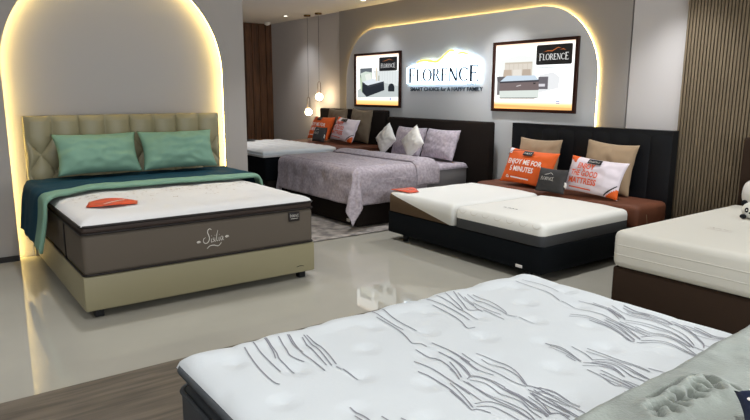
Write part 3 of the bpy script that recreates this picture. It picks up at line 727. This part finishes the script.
def two_tone(name, ca, cb, line):
    """upper cloth / lower cloth split along z = line[0] + line[1]*x (object space)"""
    m = mat(name, ca, .85, bump=.08, scale=120); nt = m.node_tree; b = nt.nodes['Principled BSDF']
    tc = nt.nodes.new('ShaderNodeTexCoord'); sp = nt.nodes.new('ShaderNodeSeparateXYZ'); nt.links.new(tc.outputs['Object'], sp.inputs[0])
    k = nt.nodes.new('ShaderNodeMath'); k.operation = 'MULTIPLY_ADD'; k.inputs[1].default_value = -line[1]
    nt.links.new(sp.outputs['X'], k.inputs[0]); nt.links.new(sp.outputs['Z'], k.inputs[2])
    g = nt.nodes.new('ShaderNodeMath'); g.operation = 'GREATER_THAN'; g.inputs[1].default_value = line[0]; nt.links.new(k.outputs[0], g.inputs[0])
    mx = nt.nodes.new('ShaderNodeMix'); mx.data_type = 'RGBA'; mx.inputs[6].default_value = (*lin(cb), 1); mx.inputs[7].default_value = (*lin(ca), 1)
    nt.links.new(g.outputs[0], mx.inputs[0]); nt.links.new(mx.outputs[2], b.inputs['Base Color']); return m
t = thing('half_mattress', 'half mattress, white with a slanting brown side, under the orange leaflet', 'mattress', (-5.12, 3.955, .31))
def half(w, m, name, t, zt, crown=.012, extra=None):
    bm = bmesh.new(); add_box(bm, 0, w, 0, 1.22, 0, zt)
    bmesh.ops.bevel(bm, geom=[e for e in bm.edges if max(v.co.z for v in e.verts) > .01], offset=.05, segments=6, affect='EDGES', profile=.5); bmesh.ops.subdivide_edges(bm, edges=[e for e in bm.edges if e.calc_length() > .5], cuts=20, use_grid_fill=True)
    for v in bm.verts:
        if v.co.z > zt-.02: v.co.z += crown*math.sin(PI*min(1, max(0, v.co.x/w)))*.6+.004*nz(v.co.x*6, v.co.y*6)
    if extra: extra(bm)
    return link_mesh(name, bm, m, t)
half(.995, two_tone('white_and_brown', (226, 225, 220), (98, 78, 58), (.188, -.200)), 'cover', t, .198)
t = thing('half_mattress', 'half mattress, cream over a dark grey lower band, nearest the cream mattress', 'mattress', (-4.115, 3.955, .31))
def scallops(bm):
    for k in range(7):
        cx = .10+.14*k; add_ribbon(bm, [(cx-.045, .17), (cx-.02, .145), (cx+.02, .145), (cx+.045, .17)], .006, lambda x, z: Vector((x, .05-math.sqrt(max(0, .05**2-max(0, z-.135)**2))-.002, z)), 1)
half(1.01, [two_tone('cream_and_slate', (226, 224, 217), (72, 73, 76), (.088, 0)), M['silver_thread']], 'cover', t, .185, .02, scallops)
bm = bmesh.new()
for dx in (0, .05, .09, .13): add_ribbon(bm, [(.32+dx, .30), (.335+dx, .315), (.35+dx, .30)], .012, lambda x, y: Vector((x, y, .199)))
link_mesh('printed_mark', bm, M['charcoal'], t)
leaflet((-5.0, 4.10, .517), -.1, 'folded orange leaflet on the white half mattress, next to the lilac comforter', 1.0)
standing_cushion('cushion', 'square khaki cushion behind the orange printed cushion at the black headboard', -4.50, 5.53, .515, .58, .515, .095, M['khaki'], .17, 1.7, 0)
standing_cushion('cushion', 'square khaki cushion behind the white printed cushion at the black headboard', -3.66, 5.57, .515, .58, .515, .095, M['khaki'], .17, 9.7, .05)
printed_orange(-4.45, 5.29, .510, .38, 'orange cushion with white lettering at the black channelled headboard', 14.4, .03, .68, .40)
printed_white(-3.62, 5.27, .512, .38, 'white cushion with orange lettering at the black channelled headboard', 18.4, .05, .64, .37)
small_dark(-4.01, 5.17, .516, .30, 'small charcoal cushion with pale lettering between the printed cushions at the black headboard', 13.3, .36, .25)

# bed 4: cream mattress
frame('platform_bed', 'brown bed base and headboard at the slatted wall under the cream mattress', -2.46, -.62, 3.935, 0, .315, M['brown_base'], -2.45, -.60, 1.16, hy=5.74, ht=.13)
t = thing('mattress', 'thick cream mattress with ribbed side on the brown base by the slatted wall', 'mattress', (-1.555, 4.815, .317))
rbox('body', (-.91, .91, -.90, .90, 0, .266), M['knit_cream'], t, .05, 6)
for z in (.095, .165):
    k = -.0015
    piping('ridge', -.91-k, .91+k, -.90-k, .90+k, z, .004, .05, M['knit_cream'], t)
bm = bmesh.new()
for pts in ([(0, 0), (.02, .03), (.04, .0), (.03, -.02)], [(.05, .0), (.07, .02), (.09, 0)], [(.1, .02), (.13, .0), (.16, .01)], [(0, -.04), (.08, -.045), (.18, -.04)]):
    add_ribbon(bm, [(-.55+a, -.28+b) for a, b in pts], .008, lambda x, y: Vector((x, y, .2668)))
link_mesh('printed_mark', bm, M['floral'], t)
t = thing('bolster', 'thick white bolster lying by the slatted wall on the cream mattress', 'bolster', (-1.72, 5.58, .716))
bm = bmesh.new(); L = .60
pr = [(0, -L), (.05, -L-.004), (.09, -L+.012), (.118, -L+.05), (.128, -L+.12), (.125, 0), (.128, L-.12), (.118, L-.05), (.09, L-.012), (.05, L+.004), (0, L)]
add_lathe(bm, pr, 28)
for v in bm.verts: v.co = Vector((v.co.z, v.co.x, v.co.y+.004*nz(v.co.z*6, v.co.x*9, v.co.y*9)))
link_mesh('cover', bm, M['satin_white'], t)
t = thing('plush_panda', 'small plush panda sitting before the bolster on the cream mattress', 'plush toy', (-2.06, 5.12, .584), (0, 0, .15))
t.scale = (.66, .66, .66)
bm = bmesh.new(); add_ball(bm, (0, 0, .10), .11, 1.05, .8, .9, 24); hd = link_mesh('head', bm, M['panda_white'], t)
for s in (-1, 1):
    bm = bmesh.new(); add_ball(bm, (s*.095, .01, .175), .036, 1, .6, 1, 14); link_mesh('ear', bm, M['panda_black'], t)
    bm = bmesh.new(); add_ball(bm, (s*.042, -.078, .108), .026, .9, .5, 1.15, 14); e = link_mesh('eye_patch', bm, M['panda_black'], t)
    bm = bmesh.new(); add_ball(bm, (s*.040, -.093, .110), .007, n=10); link_mesh('eye', bm, M['ink_white'], e)
    bm = bmesh.new(); add_ball(bm, (s*.075, -.075, .030), .030, 1.2, 1, .9, 14); link_mesh('paw', bm, M['panda_black'], t)
bm = bmesh.new(); add_ball(bm, (0, -.094, .08), .014, 1.2, .6, .8, 12); link_mesh('nose', bm, M['panda_black'], t)
STROKES = [[(-1.94,0.864),(-1.772,0.833),(-1.65,0.823),(-1.615,0.832)],[(-1.96,0.907),(-1.834,0.888),(-1.696,0.877)],[(-1.97,0.956),(-1.868,0.935),(-1.796,0.911)],[(-1.972,0.962),(-1.84,0.936),(-1.78,0.919),(-1.67,0.913)],[(-1.951,1.004),(-1.839,0.976),(-1.788,0.963),(-1.717,0.977)],[(-1.95,1.04),(-1.853,1.015),(-1.79,1.013)],[(-1.946,1.045),(-1.795,1.009),(-1.718,1.005),(-1.617,0.996)],[(-1.904,1.077),(-1.773,1.048),(-1.649,1.022)],[(-1.919,1.091),(-1.772,1.069),(-1.637,1.035)],[(-1.912,1.1),(-1.761,1.084),(-1.637,1.053)],[(-1.624,1.044),(-1.597,1.047)],[(-1.598,1.052),(-1.515,1.055)],[(-1.379,0.932),(-1.324,0.934),(-1.278,0.93)],[(-1.331,0.916),(-1.29,0.913)],[(-1.278,0.97),(-1.245,0.971)],[(-1.238,1.007),(-1.216,1.011)],[(-1.587,1.43),(-1.48,1.433),(-1.389,1.425)],[(-1.575,1.344),(-1.461,1.353),(-1.38,1.338),(-1.317,1.307)],[(-1.512,1.395),(-1.416,1.389),(-1.317,1.353)],[(-1.429,1.371),(-1.366,1.346),(-1.323,1.322)],[(-1.502,1.275),(-1.417,1.288),(-1.315,1.277),(-1.225,1.262)],[(-1.436,1.237),(-1.361,1.247),(-1.249,1.229),(-1.163,1.2)],[(-1.976,1.445),(-1.849,1.435),(-1.747,1.428)],[(-1.911,1.421),(-1.775,1.415),(-1.687,1.391),(-1.625,1.37),(-1.604,1.393),(-1.571,1.392)],[(-1.969,1.493),(-1.848,1.472),(-1.711,1.464)],[(-1.962,1.732),(-1.849,1.741),(-1.723,1.718),(-1.672,1.705)],[(-1.891,1.703),(-1.771,1.69),(-1.681,1.667),(-1.616,1.636),(-1.603,1.667)],[(-1.967,1.792),(-1.876,1.787),(-1.777,1.76),(-1.664,1.745)],[(-1.97,1.847),(-1.847,1.805),(-1.772,1.766)],[(-1.961,1.891),(-1.833,1.825),(-1.758,1.785),(-1.733,1.821)],[(-1.935,1.895),(-1.827,1.854),(-1.765,1.837)],[(-1.893,1.895),(-1.787,1.847)],[(-1.905,1.923),(-1.788,1.909),(-1.695,1.892),(-1.626,1.871)],[(-1.89,1.943),(-1.768,1.936),(-1.673,1.903),(-1.634,1.88)],[(-1.817,1.869),(-1.711,1.851),(-1.64,1.852)],[(-1.768,1.832),(-1.708,1.815)],[(-1.722,1.835),(-1.595,1.822)],[(-1.622,1.869),(-1.588,1.887)],[(-1.578,1.889),(-1.5,1.892)],[(-1.914,2.255),(-1.809,2.247),(-1.708,2.243),(-1.613,2.194)],[(-1.91,2.298),(-1.808,2.314),(-1.697,2.296)],[(-1.492,1.431),(-1.41,1.423),(-1.331,1.406),(-1.272,1.415)],[(-1.457,1.398),(-1.381,1.386),(-1.316,1.355)],[(-1.43,1.421),(-1.357,1.407),(-1.326,1.401)],[(-1.456,1.453),(-1.362,1.438),(-1.266,1.435),(-1.205,1.428),(-1.159,1.437)],[(-1.427,1.493),(-1.345,1.512),(-1.256,1.496),(-1.161,1.444)],[(-1.388,1.479),(-1.31,1.483),(-1.238,1.475),(-1.169,1.444)],[(-1.391,1.336),(-1.354,1.326),(-1.317,1.307)],[(-1.303,1.327),(-1.312,1.361),(-1.264,1.38),(-1.197,1.385)],[(-1.309,1.341),(-1.288,1.371),(-1.211,1.375),(-1.131,1.37),(-1.063,1.348),(-1.006,1.352)],[(-1.293,1.329),(-1.253,1.351),(-1.175,1.352),(-1.101,1.352)],[(-1.33,1.278),(-1.255,1.272),(-1.176,1.259)],[(-1.315,1.265),(-1.245,1.245),(-1.162,1.211)],[(-1.3,1.308),(-1.208,1.305),(-1.128,1.316),(-1.058,1.317),(-1.008,1.297)],[(-1.289,1.313),(-1.185,1.297),(-1.095,1.304),(-1.017,1.293)],[(-1.175,1.231),(-1.154,1.28),(-1.087,1.295),(-1.024,1.293)],[(-1.16,1.223),(-1.134,1.259),(-1.082,1.265),(-1.032,1.263)],[(-1.152,1.197),(-1.145,1.216),(-1.111,1.23)],[(-1.278,1.23),(-1.215,1.216),(-1.152,1.197)],[(-1.198,1.382),(-1.125,1.379),(-1.05,1.365),(-1.003,1.348)],[(-1.185,1.38),(-1.102,1.37),(-1.032,1.352),(-1.002,1.34)],[(-1.101,1.352),(-1.048,1.33),(-1.008,1.323)],[(-1.161,1.444),(-1.137,1.455),(-1.075,1.458)],[(-1.141,1.451),(-1.098,1.478),(-1.03,1.479)],[(-1.143,1.427),(-1.085,1.434),(-1.002,1.441)],[(-1.124,1.421),(-1.055,1.415),(-0.981,1.413)],[(-1.094,1.402),(-1.03,1.392),(-0.968,1.396)],[(-1.013,1.361),(-0.994,1.387),(-0.965,1.391)],[(-1.604,2.195),(-1.481,2.179),(-1.394,2.183),(-1.329,2.162)],[(-1.56,2.256),(-1.477,2.266),(-1.402,2.248),(-1.322,2.19)],[(-1.509,2.285),(-1.416,2.269),(-1.33,2.216)],[(-1.434,2.284),(-1.359,2.25),(-1.308,2.209)],[(-1.439,2.318),(-1.319,2.267),(-1.25,2.289)],[(-1.41,2.358),(-1.344,2.349),(-1.276,2.334)],[(-1.478,2.085),(-1.424,2.123),(-1.349,2.116),(-1.251,2.08),(-1.183,2.033),(-1.162,2.037)],[(-1.393,2.092),(-1.316,2.092),(-1.221,2.058),(-1.173,2.03)],[(-1.357,2.141),(-1.264,2.113),(-1.17,2.05)],[(-1.359,2.157),(-1.251,2.131),(-1.163,2.075)],[(-1.34,2.166),(-1.233,2.139),(-1.162,2.124)],[(-1.309,2.171),(-1.216,2.163),(-1.173,2.156)],[(-1.151,2.031),(-1.123,2.07)],[(-1.357,1.777),(-1.273,1.775),(-1.182,1.737)],[(-1.33,1.769),(-1.244,1.758),(-1.174,1.735)],[(-1.233,1.733),(-1.185,1.72)],[(-1.27,1.814),(-1.204,1.8),(-1.156,1.773)],[(-1.228,1.844),(-1.152,1.845),(-1.109,1.845),(-1.043,1.852),(-0.993,1.847)],[(-1.157,1.776),(-1.121,1.82),(-1.049,1.818),(-0.963,1.795)],[(-1.147,1.772),(-1.092,1.797),(-1.014,1.782),(-0.945,1.764)],[(-1.146,1.748),(-1.095,1.78),(-1.028,1.762)],[(-1.163,1.731),(-1.114,1.766),(-1.056,1.773)],[(-1.122,1.694),(-1.06,1.685),(-1.007,1.667),(-0.99,1.68)],[(-1.092,1.723),(-1.035,1.719),(-0.969,1.709),(-0.921,1.701)],[(-1.07,1.705),(-1.001,1.698),(-0.944,1.689)],[(-1.009,1.72),(-0.966,1.724),(-0.924,1.728)],[(-0.965,1.656),(-0.922,1.668)],[(-1.131,1.465),(-1.069,1.477),(-0.989,1.472)],[(-1.115,1.455),(-1.029,1.451),(-0.921,1.443)],[(-1.127,1.417),(-1.069,1.397),(-1.01,1.365)],[(-1.133,1.441),(-1.035,1.424),(-0.949,1.413)],[(-1.009,1.357),(-0.994,1.387),(-0.955,1.378)],[(-1.405,2.353),(-1.314,2.345),(-1.22,2.339),(-1.171,2.314)],[(-1.368,2.321),(-1.273,2.318),(-1.178,2.305)],[(-1.326,2.282),(-1.215,2.288),(-1.096,2.25),(-1.016,2.177)],[(-1.303,2.203),(-1.226,2.238),(-1.132,2.234),(-1.05,2.189),(-1.009,2.157)],[(-1.245,2.177),(-1.161,2.192),(-1.08,2.178),(-1.017,2.152)],[(-1.173,2.096),(-1.141,2.156),(-1.071,2.161),(-0.943,2.083)],[(-1.153,2.062),(-1.103,2.116),(-1.023,2.11),(-0.935,2.08)],[(-1.191,2.343),(-1.116,2.315),(-1.017,2.234),(-0.987,2.187)],[(-1.165,2.323),(-1.062,2.281),(-0.985,2.294)],[(-1.142,2.337),(-1.064,2.327),(-0.971,2.322)],[(-1.103,2.347),(-1.033,2.337),(-0.952,2.339)],[(-0.996,2.204),(-0.951,2.222),(-0.941,2.257)],[(-0.975,2.148),(-0.935,2.147)],[(-1.016,2.162),(-0.951,2.153)],[(-1.009,1.865),(-0.945,1.88)]]
FLAP = [(-0.825, 1.546), (-0.824, 1.6), (-0.819, 1.661), (-0.823, 1.727), (-0.823, 1.781), (-0.813, 1.804), (-0.789, 1.789), (-0.749, 1.778), (-0.726, 1.79), (-0.703, 1.78)]
LETTERS = [[(-0.783, 1.48), (-0.778, 1.505), (-0.756, 1.482), (-0.754, 1.456)], [(-0.79, 1.512), (-0.783, 1.547), (-0.759, 1.543), (-0.739, 1.523)], [(-0.782, 1.579), (-0.764, 1.573), (-0.744, 1.576)], [(-0.794, 1.615), (-0.779, 1.622), (-0.771, 1.595), (-0.757, 1.601)], [(-0.776, 1.666), (-0.754, 1.63), (-0.756, 1.655), (-0.743, 1.659)], [(-0.782, 1.699), (-0.761, 1.687), (-0.748, 1.698)], [(-0.789, 1.724), (-0.77, 1.729), (-0.749, 1.723)], [(-0.78, 1.772), (-0.761, 1.763), (-0.728, 1.732)]]
M['plush_seam'] = mat('plush_seam', (74, 76, 72), .95)
M['pale_yellow'] = mat('pale_yellow', (226, 214, 150), .7)
# ------------------------------------------------------------------ nearest bed
X0, X1, Y0, Y1 = -2.03, .02, .655, 2.45
t = thing('mattress', 'nearest mattress, white pillow top with brushed grey lines over dark grey sides', 'mattress', (0, 0, 0))
rbox('body', (X0+.0, X1, Y0, Y1, .26, .525), M['bed_slate'], t, .03, 4)
piping('lower_piping', X0-.003, X1, Y0-.003, Y1+.003, .516, .009, .05, M['bed_slate'], t)
rbox('pillow_top_border', (X0+.02, X1-.02, Y0+.02, Y1-.02, .52, .60), M['bed_slate'], t, .03, 4)
piping('upper_piping', X0-.004, X1, Y0-.004, Y1+.004, .592, .012, .05, M['bed_slate'], t)
def tuft5(x, y):
    """puckers on a staggered grid"""
    best = 9
    sx, sy = .165, .28
    i = round((x+1.517)/sx)
    for k in (i-1, i, i+1):
        cy = .93+(0 if (k % 2) else sy/2)+.0; cxk = -1.517+k*sx
        j = round((y-cy)/sy)
        best = min(best, math.hypot((x-cxk)*.9, y-cy-j*sy))
    return .012*min(1, best/.055)**.7
bm = bmesh.new()
def f5(x, y):
    d = min(x-X0+.004, X1-x, y-Y0+.004, Y1+.004-y); RC = .14; ax, ay = x-X0+.004, Y1+.004-y
    if ax < RC and ay < RC: d = min(d, RC-math.hypot(RC-ax, RC-ay))
    k = min(1, max(0, d)/.11); k = math.sqrt(max(0, 1-(1-k)**2))
    wv = .018*abs(math.sin(PI*(y-.84)/.29))**.6*max(0, 1-(x-X0)/.14)+.010*abs(math.sin(PI*(x+1.2)/.29))**.6*max(0, 1-(Y1-y)/.14)
    return .590+.038*k+wv*k+(tuft5(x, y)+.003*nz(x*7, y*7))*min(1, k*1.2)
def top5(a, b):
    x = X0-.004+(X1-X0+.004)*a; y = Y0-.004+(Y1-Y0+.008)*b; R = .07; cx, cy = X0-.004+R, Y1+.004-R
    if x < cx and y > cy:
        h = math.hypot(x-cx, y-cy)
        if h > R: x, y = cx+(x-cx)*R/h, cy+(y-cy)*R/h
    return Vector((x, y, f5(x, y)))
add_grid(bm, 200, 180, top5)
for i, s in enumerate(STROKES):
    add_ribbon(bm, s, .0048 if i < 30 else .0038, lambda x, y: Vector((x, y, f5(x, y)+.0022)), 1, False)
    if i > 68 and len(s) > 2 and i % 3: add_ribbon(bm, [(x+.012*(1-j/len(s)), y-.022*(1-j/len(s))) for j, (x, y) in enumerate(s)], .0030, lambda x, y: Vector((x, y, f5(x, y)+.0022)), 1, False)
link_mesh('quilted_top', bm, [M['knit_cool'], M['stroke_grey']], t)
t = thing('platform_bed', 'dark base carrying the nearest mattress beside the timber floor', 'bed', (0, 0, 0))
rbox('base', (X0+.01, X1, Y0+.01, Y1-.01, .06, .259), M['black_fabric'], t, .012, 2)
for x in (X0+.15, X1-.15):
    for y in (Y0+.15, Y1-.15): rbox('leg', (x-.03, x+.03, y-.03, y+.03, .004, .06), M['black_plastic'], t, .003, 1)
# grey plush throw with an embossed flap
t = thing('plush_blanket', 'folded grey plush blanket with embossed letters at the end of the nearest mattress', 'blanket', (0, 0, 0))
def edge_x(y): return -.905-.03*(y-1.4)/.9+.012*nz(y*4, 2)
SEGS = [(s[i], s[i+1]) for s in LETTERS for i in range(len(s)-1)]
FSEG = [(FLAP[i], FLAP[i+1]) for i in range(len(FLAP)-1)]
def seg_d(x, y, S):
    best = 9
    for (ax, ay), (bx, by) in S:
        dx, dy = bx-ax, by-ay; q = max(0, min(1, ((x-ax)*dx+(y-ay)*dy)/(dx*dx+dy*dy+1e-9)))
        best = min(best, math.hypot(x-ax-q*dx, y-ay-q*dy))
    return best
def bl_z(x, y):
    d = x-edge_x(y); k = min(1, max(0, d)/.045); k = math.sqrt(max(0, 1-(1-k)**2))
    dy = min(1, max(0, min(y-Y0+.03, Y1+.02-y))/.05); k *= math.sqrt(max(0, 1-(1-dy)**2))
    z = .655+.058*k+.012*nz(x*5, y*5, 1)*k+.007*nz(x*14, y*14, 5)*k
    if -.92 < x < -.45 and 1.2 < y < 2.2:
        f = seg_d(x, y, FSEG); z -= .036*math.exp(-(f/.006)**2)
        l = seg_d(x, y, SEGS); z += .012*math.exp(-(max(0, l-.022)/.02)**2)*min(1, l/.02)-.042*math.exp(-(l/.0065)**2)
    return z
def bl(a, b):
    ya, yb = Y0-.02, Y1+.02; y = ya+(1.2-ya)*b/.15 if b < .15 else (1.2+1.0*(b-.15)/.75 if b < .9 else 2.2+(yb-2.2)*(b-.9)/.1); x0 = edge_x(y); a = a*.55 if a < .8 else .44+(a-.8)*2.8; x = x0+(.0-x0)*a
    return Vector((x, y, bl_z(x, y)))
bm = bmesh.new(); add_grid(bm, 180, 330, bl); o = link_mesh('pile', bm, M['plush_grey'], t); 
t = thing('pouch', 'navy fabric pouch with white and yellow dots beside the plush blanket letters', 'pouch', (-.43, 1.575, .745), (.0, 0, .5))
bm = bmesh.new()
def pouch(side):
    def f(a, b):
        u, v = 2*a-1, 2*b-1; k = .05*max(0, 1-abs(u)**3)**.6*max(0, 1-abs(v)**3)**.6
        return Vector((.17*u*(1-.06*(1-v*v)), .13*v*(1-.06*(1-u*u)), .045+side*k))
    return f
add_grid(bm, 24, 20, pouch(1)); add_grid(bm, 24, 20, pouch(-1)); bmesh.ops.remove_doubles(bm, verts=bm.verts, dist=.0006)
link_mesh('cover', bm, M['navy'], t); random.seed(5)
for k in range(26):
    u, v = random.uniform(-.9, .9), random.uniform(-.9, .9); p = pouch(1)((u+1)/2, (v+1)/2)
    bm = bmesh.new(); add_ball(bm, p, random.uniform(.007, .012), 1, 1, .35, 10); link_mesh('dot', bm, M['ink_white'] if k % 3 else M['pale_yellow'], t)
